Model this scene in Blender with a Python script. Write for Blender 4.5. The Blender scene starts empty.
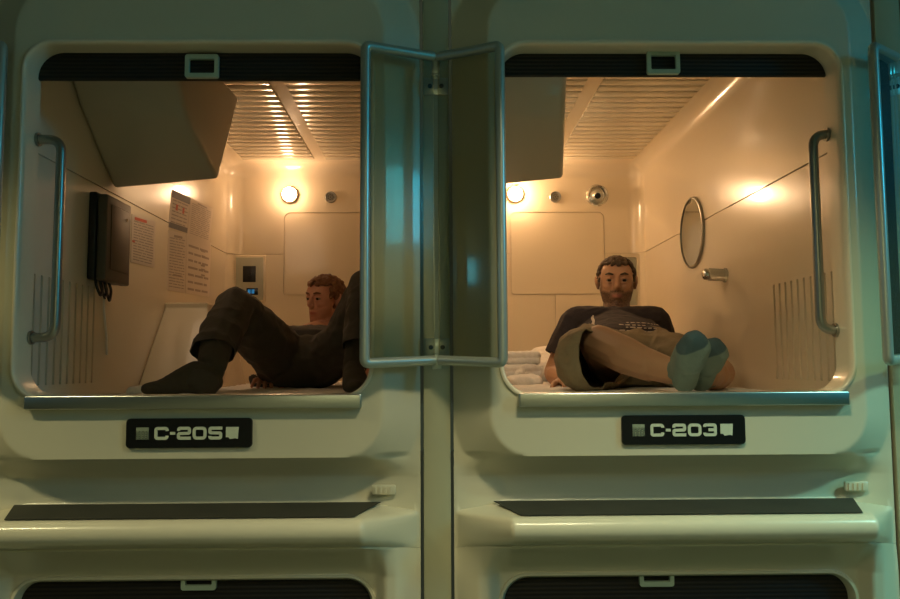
import bpy, bmesh, math, random
from mathutils import Vector, Matrix, noise
from mathutils.bvhtree import BVHTree
random.seed(7)
scene = bpy.context.scene
COL = scene.collection
EYE = 1.55                       # eye height above the corridor floor; heights below are written relative to it
PITCH = 1.2                      # distance between neighbouring capsules
def V(x, y, h): return Vector((x, y, h + EYE))
def sm(a, b, x):
    t = max(0.0, min(1.0, (x - a) / (b - a))); return t * t * (3 - 2 * t)
def ramp(a, b, x): return max(0.0, min(1.0, (x - a) / (b - a)))

# ------------------------------------------------------------------ materials
def principled(name, color, rough=.5, metal=0, coat=0, bump=None, trans=0, emis=None, es=0, vary=None, spec=.5, ior=1.45):
    m = bpy.data.materials.new(name); m.use_nodes = True
    nt = m.node_tree; b = nt.nodes['Principled BSDF']
    b.inputs['Base Color'].default_value = (*color, 1); b.inputs['Roughness'].default_value = rough
    b.inputs['Metallic'].default_value = metal; b.inputs['Coat Weight'].default_value = coat
    b.inputs['Coat Roughness'].default_value = .06
    b.inputs['Specular IOR Level'].default_value = spec; b.inputs['IOR'].default_value = ior
    b.inputs['Transmission Weight'].default_value = trans
    if emis: b.inputs['Emission Color'].default_value = (*emis, 1); b.inputs['Emission Strength'].default_value = es
    tc = nt.nodes.new('ShaderNodeTexCoord')
    if vary:                                     # (scale, amount) soft colour variation
        n = nt.nodes.new('ShaderNodeTexNoise'); n.inputs['Scale'].default_value = vary[0]; n.inputs['Detail'].default_value = 4
        nt.links.new(tc.outputs['Object'], n.inputs['Vector'])
        mx = nt.nodes.new('ShaderNodeMix'); mx.data_type = 'RGBA'
        k = vary[1]
        mx.inputs[6].default_value = (*[c * (1 - k) for c in color], 1); mx.inputs[7].default_value = (*[min(1, c * (1 + k)) for c in color], 1)
        nt.links.new(n.outputs['Fac'], mx.inputs[0]); nt.links.new(mx.outputs[2], b.inputs['Base Color'])
    if bump:                                     # (scale, strength, distance)
        n = nt.nodes.new('ShaderNodeTexNoise'); n.inputs['Scale'].default_value = bump[0]; n.inputs['Detail'].default_value = 3
        nt.links.new(tc.outputs['Object'], n.inputs['Vector'])
        bp = nt.nodes.new('ShaderNodeBump'); bp.inputs['Strength'].default_value = bump[1]; bp.inputs['Distance'].default_value = bump[2]
        nt.links.new(n.outputs['Fac'], bp.inputs['Height']); nt.links.new(bp.outputs[0], b.inputs['Normal'])
    return m
M = {}
M['gel'] = principled('cream_gelcoat', (.64, .59, .43), .3, coat=.35, bump=(3, .05, .02), vary=(2.5, .04))
M['gel_in'] = principled('cream_gelcoat_inside_lit', (.82, .71, .53), .2, coat=.3, bump=(5, .08, .015), vary=(3, .03))  # same gelcoat, its colour raised and warmed to lift the light inside
M['strip'] = principled('column_laminate', (.45, .43, .28), .32, coat=.2, vary=(4, .05))
M['steel'] = principled('brushed_steel', (.62, .63, .60), .28, metal=1, bump=(60, .05, .001))
M['chrome'] = principled('chrome', (.8, .8, .78), .08, metal=1)
M['tube'] = principled('grey_tube', (.50, .55, .50), .28, metal=.6, coat=.4)
M['bar'] = principled('dark_steel_bar', (.36, .35, .31), .3, metal=.9)
M['plastic'] = principled('pale_green_plastic', (.48, .55, .40), .4)
M['black'] = principled('black_plastic', (.012, .012, .012), .35)
M['plate'] = principled('black_plate', (.006, .006, .007), .25)
M['white'] = principled('white_letter', (.62, .66, .50), .5)
M['greyletter'] = principled('grey_letter', (.30, .34, .24), .5)
M['tape'] = principled('grip_tape', (.035, .034, .022), .75, bump=(300, .4, .002), vary=(12, .3))
M['tv'] = principled('tv_housing', (.52, .48, .38), .32, coat=.2, vary=(3, .05))
M['grey'] = principled('grey_metal', (.11, .095, .075), .5, metal=.2)
M['panel'] = principled('control_panel', (.50, .50, .40), .4)
M['slat'] = principled('slat_plastic', (.76, .68, .52), .18, coat=.3)
M['sheet'] = principled('white_sheet', (.88, .85, .80), .85, bump=(14, .5, .02))
M['towel'] = principled('white_towel', (.90, .88, .84), .9, bump=(60, .6, .006))
M['sock_blue'] = principled('teal_sock', (.20, .26, .22), .9, bump=(220, .5, .003), vary=(20, .15))
def toe_mix(m, c):
    nt = m.node_tree; b = nt.nodes['Principled BSDF']; src = b.inputs['Base Color'].links[0].from_socket
    at = nt.nodes.new('ShaderNodeAttribute'); at.attribute_name = 'mask'; sp = nt.nodes.new('ShaderNodeSeparateColor'); nt.links.new(at.outputs['Color'], sp.inputs[0])
    x = nt.nodes.new('ShaderNodeMix'); x.data_type = 'RGBA'; nt.links.new(sp.outputs[0], x.inputs[0]); nt.links.new(src, x.inputs[6]); x.inputs[7].default_value = (*c, 1); nt.links.new(x.outputs[2], b.inputs['Base Color'])
toe_mix(M['sock_blue'], (.07, .11, .12))
M['sock_brown'] = principled('brown_sock', (.085, .070, .048), .9, bump=(220, .5, .003), vary=(20, .2))
M['shirt_dark'] = principled('charcoal_shirt', (.030, .022, .024), .85, bump=(12, .7, .02), vary=(10, .2))
M['print'] = principled('shirt_print', (.50, .42, .34), .8)
M['shorts'] = principled('khaki_cotton', (.27, .205, .12), .85, bump=(12, .8, .02), vary=(10, .12))
M['pants'] = principled('dark_trousers', (.085, .070, .052), .75, bump=(11, .8, .02), vary=(10, .15))
M['shirt_grey'] = principled('dark_grey_top', (.060, .052, .046), .85, bump=(12, .8, .02), vary=(10, .15))
M['hair_brown'] = principled('brown_hair', (.075, .045, .025), .6, bump=(150, .9, .008))
M['hair_red'] = principled('auburn_hair', (.20, .085, .035), .6, bump=(120, .9, .01))
M['eye'] = principled('eye_white', (.30, .22, .17), .15)
M['iris'] = principled('eye_iris', (.02, .012, .008), .1)
M['mirror'] = principled('mirror_glass', (.36, .37, .33), .03, metal=1)
M['paper'] = principled('white_paper', (.72, .62, .50), .8)
M['ink'] = principled('grey_ink', (.40, .32, .25), .8)
M['redink'] = principled('red_ink', (.65, .16, .10), .8)
M['darkpaper'] = principled('dark_paper', (.17, .15, .14), .7)
M['lcd'] = principled('blue_display', (.01, .03, .06), .3, emis=(.05, .35, .7), es=.5)
M['bulb'] = principled('lit_bulb', (1, .9, .7), .4, emis=(1, .63, .34), es=165)
M['bulb_dim'] = principled('lit_bulb_dim', (1, .9, .7), .4, emis=(1, .63, .36), es=72)
M['cyan'] = principled('cyan_light', (.1, .5, .6), .4, emis=(.05, .55, .85), es=6)
M['tv_fill'] = principled('television_screen_fill', (.02, .02, .02), .2, emis=(1, .70, .44), es=2.6)  # glow added as fill for the men's faces; the screen itself is unseen
M['tv_fill_bright'] = principled('television_screen_fill_bright', (.02, .02, .02), .2, emis=(1, .76, .50), es=6.0)  # same added fill glow, stronger, for the right capsule
M['floor'] = principled('corridor_carpet', (.10, .10, .07), .9, bump=(200, .3, .005), vary=(4, .1))
M['ceil'] = principled('corridor_ceiling', (.40, .42, .34), .8)
M['wall'] = principled('corridor_wall', (.34, .36, .26), .45, coat=.2, vary=(2, .06))

def blind_mat():
    m = principled('black_blind', (.012, .010, .008), .75)
    nt = m.node_tree; b = nt.nodes['Principled BSDF']; tc = nt.nodes.new('ShaderNodeTexCoord')
    w = nt.nodes.new('ShaderNodeTexWave'); w.bands_direction = 'Z'; w.inputs['Scale'].default_value = 30
    nt.links.new(tc.outputs['Object'], w.inputs['Vector'])
    bp = nt.nodes.new('ShaderNodeBump'); bp.inputs['Strength'].default_value = .6; bp.inputs['Distance'].default_value = .003
    nt.links.new(w.outputs['Fac'], bp.inputs['Height']); nt.links.new(bp.outputs[0], b.inputs['Normal'])
    cr = nt.nodes.new('ShaderNodeMix'); cr.data_type = 'RGBA'
    cr.inputs[6].default_value = (.008, .006, .005, 1); cr.inputs[7].default_value = (.03, .022, .014, 1)
    nt.links.new(w.outputs['Fac'], cr.inputs[0]); nt.links.new(cr.outputs[2], b.inputs['Base Color'])
    return m
M['blind'] = blind_mat()
def acrylic_mat():
    m = bpy.data.materials.new('clear_acrylic'); m.use_nodes = True; nt = m.node_tree; nt.nodes.clear()
    o = nt.nodes.new('ShaderNodeOutputMaterial'); t = nt.nodes.new('ShaderNodeBsdfTransparent'); g = nt.nodes.new('ShaderNodeBsdfGlossy')
    t.inputs[0].default_value = (.90, .88, .80, 1); g.inputs['Roughness'].default_value = .04; g.inputs[0].default_value = (1, 1, 1, 1)
    f = nt.nodes.new('ShaderNodeFresnel'); f.inputs[0].default_value = 1.45
    mx = nt.nodes.new('ShaderNodeMixShader')
    nt.links.new(f.outputs[0], mx.inputs[0]); nt.links.new(t.outputs[0], mx.inputs[1]); nt.links.new(g.outputs[0], mx.inputs[2]); nt.links.new(mx.outputs[0], o.inputs[0])
    return m
M['acrylic'] = acrylic_mat()
M['frost'] = principled('clear_plastic', (.75, .72, .62), .15, trans=.6)
def skin_mat(name, base, beard, beardamt, lip):
    m = principled(name, base, .5, spec=.4)
    nt = m.node_tree; b = nt.nodes['Principled BSDF']; tc = nt.nodes.new('ShaderNodeTexCoord')
    at = nt.nodes.new('ShaderNodeAttribute'); at.attribute_name = 'mask'
    sp = nt.nodes.new('ShaderNodeSeparateColor'); nt.links.new(at.outputs['Color'], sp.inputs[0])
    n = nt.nodes.new('ShaderNodeTexNoise'); n.inputs['Scale'].default_value = 260; nt.links.new(tc.outputs['Object'], n.inputs['Vector'])
    def mix(fac, a, c):
        x = nt.nodes.new('ShaderNodeMix'); x.data_type = 'RGBA'
        nt.links.new(fac, x.inputs[0])
        if isinstance(a, tuple): x.inputs[6].default_value = (*a, 1)
        else: nt.links.new(a, x.inputs[6])
        x.inputs[7].default_value = (*c, 1); return x.outputs[2]
    mu = nt.nodes.new('ShaderNodeMath'); mu.operation = 'MULTIPLY'; nt.links.new(sp.outputs[0], mu.inputs[0])
    mr = nt.nodes.new('ShaderNodeMapRange'); mr.inputs[1].default_value = .3; mr.inputs[2].default_value = .65; mr.inputs[3].default_value = beardamt * .6; mr.inputs[4].default_value = beardamt
    nt.links.new(n.outputs['Fac'], mr.inputs[0]); nt.links.new(mr.outputs[0], mu.inputs[1])
    c1 = mix(sp.outputs[1], base, lip); c2 = mix(mu.outputs[0], c1, beard)
    nt.links.new(c2, b.inputs['Base Color'])
    b.inputs['Subsurface Weight'].default_value = .08; b.inputs['Subsurface Radius'].default_value = (.01, .004, .002)
    return m
M['skin_a'] = skin_mat('warm_skin', (.50, .27, .155), (.055, .03, .018), 1.0, (.42, .15, .11))
M['skin_b'] = skin_mat('ruddy_skin', (.62, .31, .20), (.30, .12, .06), .45, (.45, .14, .10))

# ------------------------------------------------------------------ helpers
def link(name, me, mat, parent=None, smooth=True, angle=None):
    o = bpy.data.objects.new(name, me); COL.objects.link(o)
    if mat: me.materials.append(M[mat] if isinstance(mat, str) else mat)
    if smooth:
        for p in me.polygons: p.use_smooth = True
        if angle is not None: me.set_sharp_from_angle(angle=math.radians(angle))
    if parent:
        o.parent = parent; o.matrix_parent_inverse = Matrix.Identity(4)
        o.matrix_parent_inverse = parent.matrix_basis.inverted()
    return o
def obj(name, bm, mat, parent=None, smooth=True, angle=35, normals=True):
    if normals: bmesh.ops.recalc_face_normals(bm, faces=bm.faces)
    me = bpy.data.meshes.new(name); bm.to_mesh(me); bm.free()
    return link(name, me, mat, parent, smooth, angle)
def tag(o, label, cat, group=None):
    o['label'] = label; o['category'] = cat
    if group: o['group'] = group
    return o
def struct(o): o['kind'] = 'structure'; return o
def empty(name, loc):
    o = bpy.data.objects.new(name, None); COL.objects.link(o); o.location = loc; o.empty_display_size = .05
    return o
def box(bm, a, b, bev=0, seg=2, mat=None):
    """axis-aligned box between corners a, b (world), optional bevel, optional matrix"""
    r = bmesh.ops.create_cube(bm, size=1); vs = r['verts']
    c = [(a[i] + b[i]) / 2 for i in range(3)]; s = [abs(b[i] - a[i]) for i in range(3)]
    for v in vs: v.co = Vector((v.co.x * s[0] + c[0], v.co.y * s[1] + c[1], v.co.z * s[2] + c[2]))
    if bev:
        es = list({e for v in vs for e in v.link_edges})
        r = bmesh.ops.bevel(bm, geom=es, offset=bev, segments=seg, profile=.5, affect='EDGES'); vs = list({v for f in r['faces'] for v in f.verts} | set(v for v in vs if v.is_valid))
    if mat is not None:
        for v in vs: v.co = mat @ v.co
    return vs
def hbox(bm, x0, x1, y0, y1, h0, h1, bev=0, seg=2): return box(bm, (x0, y0, h0 + EYE), (x1, y1, h1 + EYE), bev, seg)
def tube(bm, pts, r, n=12, cap=True, radii=None):
    pts = [Vector(p) for p in pts]; rings = []; prev = None
    for i, p in enumerate(pts):
        t = (pts[min(i + 1, len(pts) - 1)] - pts[max(i - 1, 0)]).normalized()
        if prev is None:
            up = Vector((0, 0, 1)) if abs(t.z) < .9 else Vector((1, 0, 0)); a = t.cross(up).normalized()
        else: a = (prev - t * prev.dot(t)).normalized()
        prev = a; b = t.cross(a); rr = radii[i] if radii else r
        rings.append([bm.verts.new(p + (a * math.cos(k * 2 * math.pi / n) + b * math.sin(k * 2 * math.pi / n)) * rr) for k in range(n)])
    for i in range(len(rings) - 1):
        for k in range(n): bm.faces.new((rings[i][k], rings[i][(k + 1) % n], rings[i + 1][(k + 1) % n], rings[i + 1][k]))
    if cap: bm.faces.new(rings[0][::-1]); bm.faces.new(rings[-1])
def arc_path(pts, rad, n=6):
    """round the corners of a polyline"""
    pts = [Vector(p) for p in pts]; out = [pts[0]]
    for i in range(1, len(pts) - 1):
        a = (pts[i - 1] - pts[i]).normalized(); b = (pts[i + 1] - pts[i]).normalized()
        p0 = pts[i] + a * rad; p1 = pts[i] + b * rad
        for k in range(n + 1):
            t = k / n; out.append(p0 * (1 - t) ** 2 + pts[i] * 2 * t * (1 - t) + p1 * t * t)
    out.append(pts[-1]); return out
def cyl(bm, c, axis, r, length, n=24, r2=None):
    c = Vector(c); axis = Vector(axis).normalized()
    tube(bm, [c, c + axis * length], r, n, radii=[r, r if r2 is None else r2])
def lathe(bm, c, axis, prof, n=28):
    c = Vector(c); t = Vector(axis).normalized(); up = Vector((0, 0, 1)) if abs(t.z) < .9 else Vector((1, 0, 0)); a = t.cross(up).normalized(); b = t.cross(a)
    rings = [[bm.verts.new(c + t * p[0] + (a * math.cos(k * 2 * math.pi / n) + b * math.sin(k * 2 * math.pi / n)) * max(p[1], .0003)) for k in range(n)] for p in prof]
    for i in range(len(rings) - 1):
        for k in range(n): bm.faces.new((rings[i][k], rings[i][(k + 1) % n], rings[i + 1][(k + 1) % n], rings[i + 1][k]))
    bm.faces.new(rings[0][::-1]); bm.faces.new(rings[-1])
def rrect(hw, z0, z1, rt, rb, n=8):
    """rounded rectangle outline in (x, h), counter-clockwise from bottom left"""
    out = []
    for cx, cz, r, a0 in ((hw - rb, z0 + rb, rb, -90), (hw - rt, z1 - rt, rt, 0), (-hw + rt, z1 - rt, rt, 90), (-hw + rb, z0 + rb, rb, 180)):
        for k in range(n + 1):
            a = math.radians(a0 + 90 * k / n); out.append((cx + r * math.cos(a), cz + r * math.sin(a)))
    return out
def rr_sdf(x, z, hw, z0, z1, rt, rb):
    cz = (z0 + z1) / 2; hh = (z1 - z0) / 2; r = rt if z > cz else rb
    qx = abs(x) - hw + r; qz = abs(z - cz) - hh + r
    return math.hypot(max(qx, 0), max(qz, 0)) + min(max(qx, qz), 0) - r
def mod_apply(o, smooth_angle=None):
    dg = bpy.context.evaluated_depsgraph_get(); dg.update()
    me = bpy.data.meshes.new_from_object(o.evaluated_get(dg)); o.modifiers.clear(); o.data = me; return o
def boolean(o, cutter_bm, op='DIFFERENCE'):
    bmesh.ops.recalc_face_normals(cutter_bm, faces=cutter_bm.faces)
    me = bpy.data.meshes.new('tmp_cut'); cutter_bm.to_mesh(me); cutter_bm.free()
    c = bpy.data.objects.new('tmp_cut', me); COL.objects.link(c)
    md = o.modifiers.new('b', 'BOOLEAN'); md.operation = op; md.object = c; md.solver = 'EXACT'; md.use_self = True
    mod_apply(o); bpy.data.objects.remove(c); bpy.data.meshes.remove(me)

# ------------------------------------------------------------------ corridor
def plain(name, a, b, mat):
    bm = bmesh.new(); box(bm, a, b); return struct(obj(name, bm, mat, smooth=False))
plain('floor', (-4.6, -2.8, -.05), (4.6, 2.6, 0), 'floor')
plain('ceiling', (-4.6, -2.8, 3.40), (4.6, .05, 3.45), 'ceil')
plain('wall_opposite', (-4.6, -2.85, 0), (4.6, -2.8, 3.4), 'wall')
plain('wall_left_end', (-4.65, -2.8, 0), (-4.6, .1, 3.4), 'wall')
plain('wall_right_end', (4.6, -2.8, 0), (4.65, .1, 3.4), 'wall')
plain('wall_left', (-4.6, .055, 0), (-1.245, .10, 3.4), 'wall')
plain('wall_right', (1.245, .055, 0), (4.6, .10, 3.4), 'wall')
plain('wall_top', (-1.245, .062, 2.56), (1.245, .10, 3.4), 'wall')
for i, x in enumerate((-PITCH, 0, PITCH)):
    bm = bmesh.new(); hbox(bm, x - .034, x + .034, .054, .075, -EYE + .001, 1.0, .003)
    struct(obj('trim_%d' % (i + 1), bm, 'strip'))
    
# ------------------------------------------------------------------ capsule fronts
HW, Z0, Z1, RT, RB = .436, -.075, .820, .068, .075      # upper opening
def front_y(x, h):
    d = rr_sdf(x, h, .467, -.224, .975, .12, .10)
    return .06 * ramp(0, .091, d)
LEDGE = [(-.224, 0), (-.230, .022), (-.238, .040), (-.258, .065), (-.276, .086), (-.284, .088), (-.30, .086), (-.325, .083), (-.341, .080), (-.346, .076),
         (-.3475, .04), (-.350, 0), (-.3525, -.04), (-.355, -.075), (-.358, -.090), (-.364, -.101), (-.375, -.108), (-.39, -.108), (-.402, -.102), (-.411, -.092), (-.418, -.078), (-.424, -.062)]
SIDE_H = {}
def front_mesh(kind, parent):
    """sculpted front of one capsule; the opening is cut out and its edge snapped to a rounded rectangle"""
    bm = bmesh.new(); NX = 186; xs = [-.558 + 1.116 * i / NX for i in range(NX + 1)]
    rows = []
    if kind == 'upper':
        hs = [.985 - k * (.985 + .224) / 200 for k in range(200)]
        for h in hs: rows.append([(x, front_y(x, h), h) for x in xs])
        for h, y in LEDGE:
            row = []
            for x in xs:
                t = ramp(.425, .552, abs(x)); t2 = ramp(.467, .52, abs(x))
                if h > -.285:                    # shaded recess: runs nearly to the side plane
                    t3 = sm(.44, .558, abs(x)); d = rr_sdf(x, h, .467, -.224, .975, .12, .10)
                    S = front_y(x, -.224); t3 = ramp(.44, .556, abs(x))
                    yy = max(S, y) * (1 - t3) + .06 * t3
                else: yy = y * (1 - t) + .06 * t
                dh = 0
                if h < -.345: dh = -.030 * t * (1 if h < -.40 else .6)
                row.append((x, yy, h + dh))
            rows.append(row)
        hole = (HW, Z0, Z1, RT, RB)
    else:
        hs = [-.4245 - .0045 * k for k in range(26)] + [-.545 - k * .012 for k in range(84)]
        for h in hs:
            row = []
            for x in xs:
                ax = abs(x); t = ramp(.425, .552, ax)
                top = -.062 * (1 - t) + .06 * t
                lower = .045 if ax < .47 else .045 + (.02 - .045) * ramp(.47, .478, ax)   # raised side stile
                lower = .045 - .030 * ramp(.445, .472, ax) + .04 * ramp(.50, .552, ax)
                k = ramp(-.43 - .0 * t, -.512, h) ** .75
                hh = h - .030 * t * (1 - ramp(-.43, -.53, h))
                row.append((x, top * (1 - k) + lower * k, hh))
            rows.append(row)
        hole = (.445, -1.42, -.517, .07, .07)
    g = [[bm.verts.new(V(*p)) for p in r] for r in rows]
    for i in range(len(g) - 1):
        for k in range(NX):
            q = (g[i][k], g[i][k + 1], g[i + 1][k + 1], g[i + 1][k])
            cx = sum(v.co.x for v in q) / 4; ch = sum(v.co.z for v in q) / 4 - EYE
            if rr_sdf(cx, ch, *hole) < 0: continue
            bm.faces.new(q)
    for v in [v for v in bm.verts if not v.link_faces]: bm.verts.remove(v)
    for v in bm.verts:
        if v.is_boundary:
            x, h = v.co.x, v.co.z - EYE; d = rr_sdf(x, h, *hole)
            if abs(d) < .012 and abs(x) < .5:
                e = 1e-4; gx = (rr_sdf(x + e, h, *hole) - d) / e; gz = (rr_sdf(x, h + e, *hole) - d) / e
                v.co.x -= gx * d; v.co.z -= gz * d
    o = obj('front_surround', bm, 'gel', parent, angle=60)
    n = o.data.polygons[0].normal
    if sum(p.normal.y * p.area for p in o.data.polygons) > 0: o.data.flip_normals()
    return o
def ring_loft(name, rings, mat, parent, close=False, base=(HW, Z0, Z1, RT, RB)):
    """rings: (outward offset, y) loops of the opening's rounded rectangle"""
    bm = bmesh.new(); L = []
    for o_, y in rings:
        L.append([bm.verts.new(V(x, y, h)) for x, h in rrect(base[0] + o_, base[1] - o_, base[2] + o_, max(base[3] + o_, .01), max(base[4] + o_, .01), 10)])
    n = len(L[0])
    for a, b in zip(L, L[1:]):
        for k in range(n): bm.faces.new((a[k], a[(k + 1) % n], b[(k + 1) % n], b[k]))
    return obj(name, bm, mat, parent, angle=50)
IW, IY0, IY1, IZ0, IZ1 = .5, .078, 2.25, -.185, 1.07
def inner_shell(parent):
    bm = bmesh.new(); vs = hbox(bm, -IW, IW, IY0, IY1, IZ0, IZ1)
    es = [e for e in bm.edges if not all(abs(v.co.y - IY0) < 1e-4 for v in e.verts)]
    bmesh.ops.bevel(bm, geom=es, offset=.08, segments=8, profile=.5, affect='EDGES', clamp_overlap=True)
    fr = [f for f in bm.faces if all(abs(v.co.y - IY0) < 1e-4 for v in f.verts)]
    bmesh.ops.delete(bm, geom=fr, context='FACES_ONLY')
    bmesh.ops.recalc_face_normals(bm, faces=bm.faces)
    o = obj('inner_shell', bm, None, parent, normals=False)
    if o.data.polygons[0].normal.dot(o.data.polygons[0].center - V(0, 1.2, .4)) < 0: o.data.flip_normals()
    md = o.modifiers.new('s', 'SOLIDIFY'); md.thickness = .048; md.offset = 1
    mod_apply(o)
    cb = bmesh.new()
    # vertical grip grooves in both side walls
    for s in (-1, 1):
        for k in range(10):
            y = .205 + .043 * k
            hbox(cb, s * (IW - .01), s * (IW + .014), y, y + .013, -.05, .255)
    # seam that runs round the walls
    path = [(-IW, .09), (-IW, 2.17)]
    for k in range(1, 9):
        a = math.radians(90 * k / 9); path.append((-IW + .08 - .08 * math.cos(a), 2.17 + .08 * math.sin(a)))
    path += [(-.42, 2.25)]
    def ribbon(path, h, out=.006, th=.0055):
        L = []
        for i, p in enumerate(path):
            a = Vector(path[max(i - 1, 0)]); b = Vector(path[min(i + 1, len(path) - 1)]); t = (b - a).normalized(); nrm = Vector((-t.y, t.x))
            q = Vector(p); L.append([cb.verts.new(V(*(q + nrm * o2), hh)) for o2, hh in ((-.012, h), (out, h), (out, h + th), (-.012, h + th))])
        for a, b in zip(L, L[1:]):
            for k in range(4): cb.faces.new((a[k], a[(k + 1) % 4], b[(k + 1) % 4], b[k]))
        cb.faces.new(L[0][::-1]); cb.faces.new(L[-1])
    ribbon(path + [(-.21, 2.25)], .585)
    ribbon([(.30, 2.25), (.42, 2.25)] + [(-x, y) for x, y in path[::-1]][1:], .585)
    boolean(o, cb)
    # panel lines on the back wall
    cb = bmesh.new(); B0, B1 = IY1 - .01, IY1 + .008; w = .0032
    pl = rrect(.25, .37, .81, .03, .02, 5); pl = [(x + .045, z) for x, z in pl]; n = len(pl)
    A = []
    for i in range(n):
        p = Vector(pl[i]); t = (Vector(pl[(i + 1) % n]) - Vector(pl[i - 1])).normalized(); nr = Vector((t.y, -t.x))
        A.append([cb.verts.new(V(*(p + nr * o2), 0)) for o2 in (-w, w)])
        for v in A[-1]: v.co.y = B0
        for o2, v in zip((-w, w), A[-1]):
            q = p + nr * o2; v.co = Vector((q.x, B0, q.y + EYE))
        A[-1] += [cb.verts.new(Vector((v.co.x, B1, v.co.z))) for v in A[-1]]
    for i in range(n):
        a, b = A[i], A[(i + 1) % n]
        for p, q in ((0, 1), (1, 3), (3, 2), (2, 0)): cb.faces.new((a[p], a[q], b[q], b[p]))
    boolean(o, cb)
    cb = bmesh.new()
    hbox(cb, .025, .031, B0, B1, -.12, .368)
    boolean(o, cb)
    o.data.materials.clear(); o.data.materials.append(M['gel_in'])
    for p in o.data.polygons: p.use_smooth = True
    o.data.set_sharp_from_angle(angle=math.radians(28))
    return o
def slats(parent, x0, x1):
    bm = bmesh.new(); y = .16
    while y < 2.1:
        hbox(bm, x0, x1, y, y + .055, IZ1 - .006, IZ1 + .002, .003, 2); y += .0655
    o = obj('ceiling_slats', bm, 'slat', parent); return o
def upper_capsule(cx, label):
    t = empty('sleeping_capsule', (0, 0, 0))
    front_mesh('upper', t)
    ring_loft('opening_rim', [(.010, .002), (.009, -.004), (.005, -.006), (.001, -.005), (-.002, 0), (-.003, .012), (-.003, .074), (.055, .074)], 'gel_in', t)
    inner_shell(t); slats(t, -.40, -.03); slats(t, .03, .43)
    bm = bmesh.new(); hbox(bm, -.399, .416, -.022, .05, -.103, -.069, .004, 3)
    o = obj('sill_bar', bm, 'steel', t); o['label'] = 'brushed metal sill bar'
    bm = bmesh.new(); bmv = [(-.458, .068), (.458, .068), (.405, -.078), (-.405, -.078)]     # tape on the ledge
    lo = [bm.verts.new(V(x, y, -.3440 if y > 0 else -.3528)) for x, y in bmv]; hi = [bm.verts.new(v.co + Vector((0, 0, .0015))) for v in lo]
    bm.faces.new(lo[::-1]); bm.faces.new(hi)
    for k in range(4): bm.faces.new((lo[k], lo[(k + 1) % 4], hi[(k + 1) % 4], hi[k]))
    o = obj('grip_tape', bm, 'tape', t, smooth=False); o['label'] = 'black anti-slip step tape'
    bm = bmesh.new(); hbox(bm, .435, .495, .060, .072, -.325, -.300, .004)
    for k in range(4): hbox(bm, .443 + k * .012, .448 + k * .012, .057, .066, -.321, -.304)
    obj('vent_grille', bm, 'gel', t)
    # framed recess panel and control panel on the back wall
    bm = bmesh.new()
    outer = rrect(.055, .29, .585, .02, .02, 4); inner = rrect(.038, .31, .565, .012, .012, 4)
    ys = (2.252, 2.226, 2.226, 2.244); L = []
    for pts, y in ((outer, ys[0]), (outer, ys[1]), (inner, ys[2]), (inner, ys[3])): L.append([bm.verts.new(V(x + .425, y, h)) for x, h in pts])
    for a, b in zip(L, L[1:]):
        for k in range(len(a)): bm.faces.new((a[k], a[(k + 1) % len(a)], b[(k + 1) % len(a)], b[k]))
    bm.faces.new(L[-1])
    rp = obj('recess_frame', bm, 'gel_in', t)
    bm = bmesh.new(); hbox(bm, .389, .461, 2.236, 2.2435, .312, .563, .003); q = obj('recess_panel', bm, 'panel', rp); q['label'] = 'grey-green inset panel'
    t.location.x = cx
    tag(t, label, 'capsule', 'sleeping capsules')
    return t
def copy_tree(o, parent=None):
    c = o.copy(); COL.objects.link(c)
    if parent: c.parent = parent
    for ch in list(o.children): copy_tree(ch, c)
    return c
right_capsule = upper_capsule(.6, 'cream moulded sleeping capsule, upper right, numbered C-203, holding the man in shorts')
left_capsule = copy_tree(right_capsule); left_capsule.location.x = -.6
left_capsule['label'] = 'cream moulded sleeping capsule, upper left, numbered C-205, holding the man in long trousers'
bm = bmesh.new(); L = []                      # moulded arm console against the left wall
for pts in ([(-.499, .97, -.20), (-.255, .99, -.20), (-.285, 1.82, -.20), (-.499, 1.82, -.20)], [(-.499, .985, -.085), (-.258, 1.0, -.085), (-.29, 1.80, -.085), (-.499, 1.80, -.085)],
            [(-.499, 1.27, .235), (-.325, 1.27, .235), (-.345, 1.70, .235), (-.499, 1.70, .235)], [(-.499, 1.262, .257), (-.322, 1.262, .257), (-.345, 1.70, .257), (-.499, 1.70, .257)]):
    L.append([bm.verts.new(V(*p)) for p in pts])
for a, b in zip(L, L[1:]):
    for k in range(4): bm.faces.new((a[k], a[(k + 1) % 4], b[(k + 1) % 4], b[k]))
bm.faces.new(L[0][::-1]); bm.faces.new(L[-1])
bmesh.ops.bevel(bm, geom=bm.edges[:], offset=.007, segments=3, profile=.5, affect='EDGES')
o = obj('arm_console', bm, 'gel_in'); o['label'] = 'moulded sloping console against the left wall'
o.parent = left_capsule
def lower_capsule(cx, label):
    t = empty('sleeping_capsule', (0, 0, 0))
    front_mesh('lower', t)
    ring_loft('opening_rim', [(.006, .048), (.003, .040), (-.004, .040), (-.010, .05), (-.012, .10), (.05, .10)], 'gel', t, base=(.445, -1.42, -.517, .07, .07))
    bm = bmesh.new()
    for a, b in (((-.5, 1.0), (-.47, 1.0)),): pass
    hbox(bm, -.53, -.5, .10, 2.2, -1.46, -.46); hbox(bm, .5, .53, .10, 2.2, -1.46, -.46); hbox(bm, -.53, .53, 2.2, 2.23, -1.46, -.46); hbox(bm, -.53, .53, .10, 2.2, -.46, -.44); hbox(bm, -.53, .53, .10, 2.2, -1.5495, -1.46)
    obj('inner_shell', bm, 'gel_in', t, smooth=False)
    t.location.x = cx; tag(t, label, 'capsule', 'sleeping capsules'); return t
low = lower_capsule(.6, 'lower sleeping capsule with its black blind closed, beneath capsule C-203')
low2 = copy_tree(low); low2.location.x = -.6; low2['label'] = 'lower sleeping capsule with its black blind closed, beneath capsule C-205'

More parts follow.
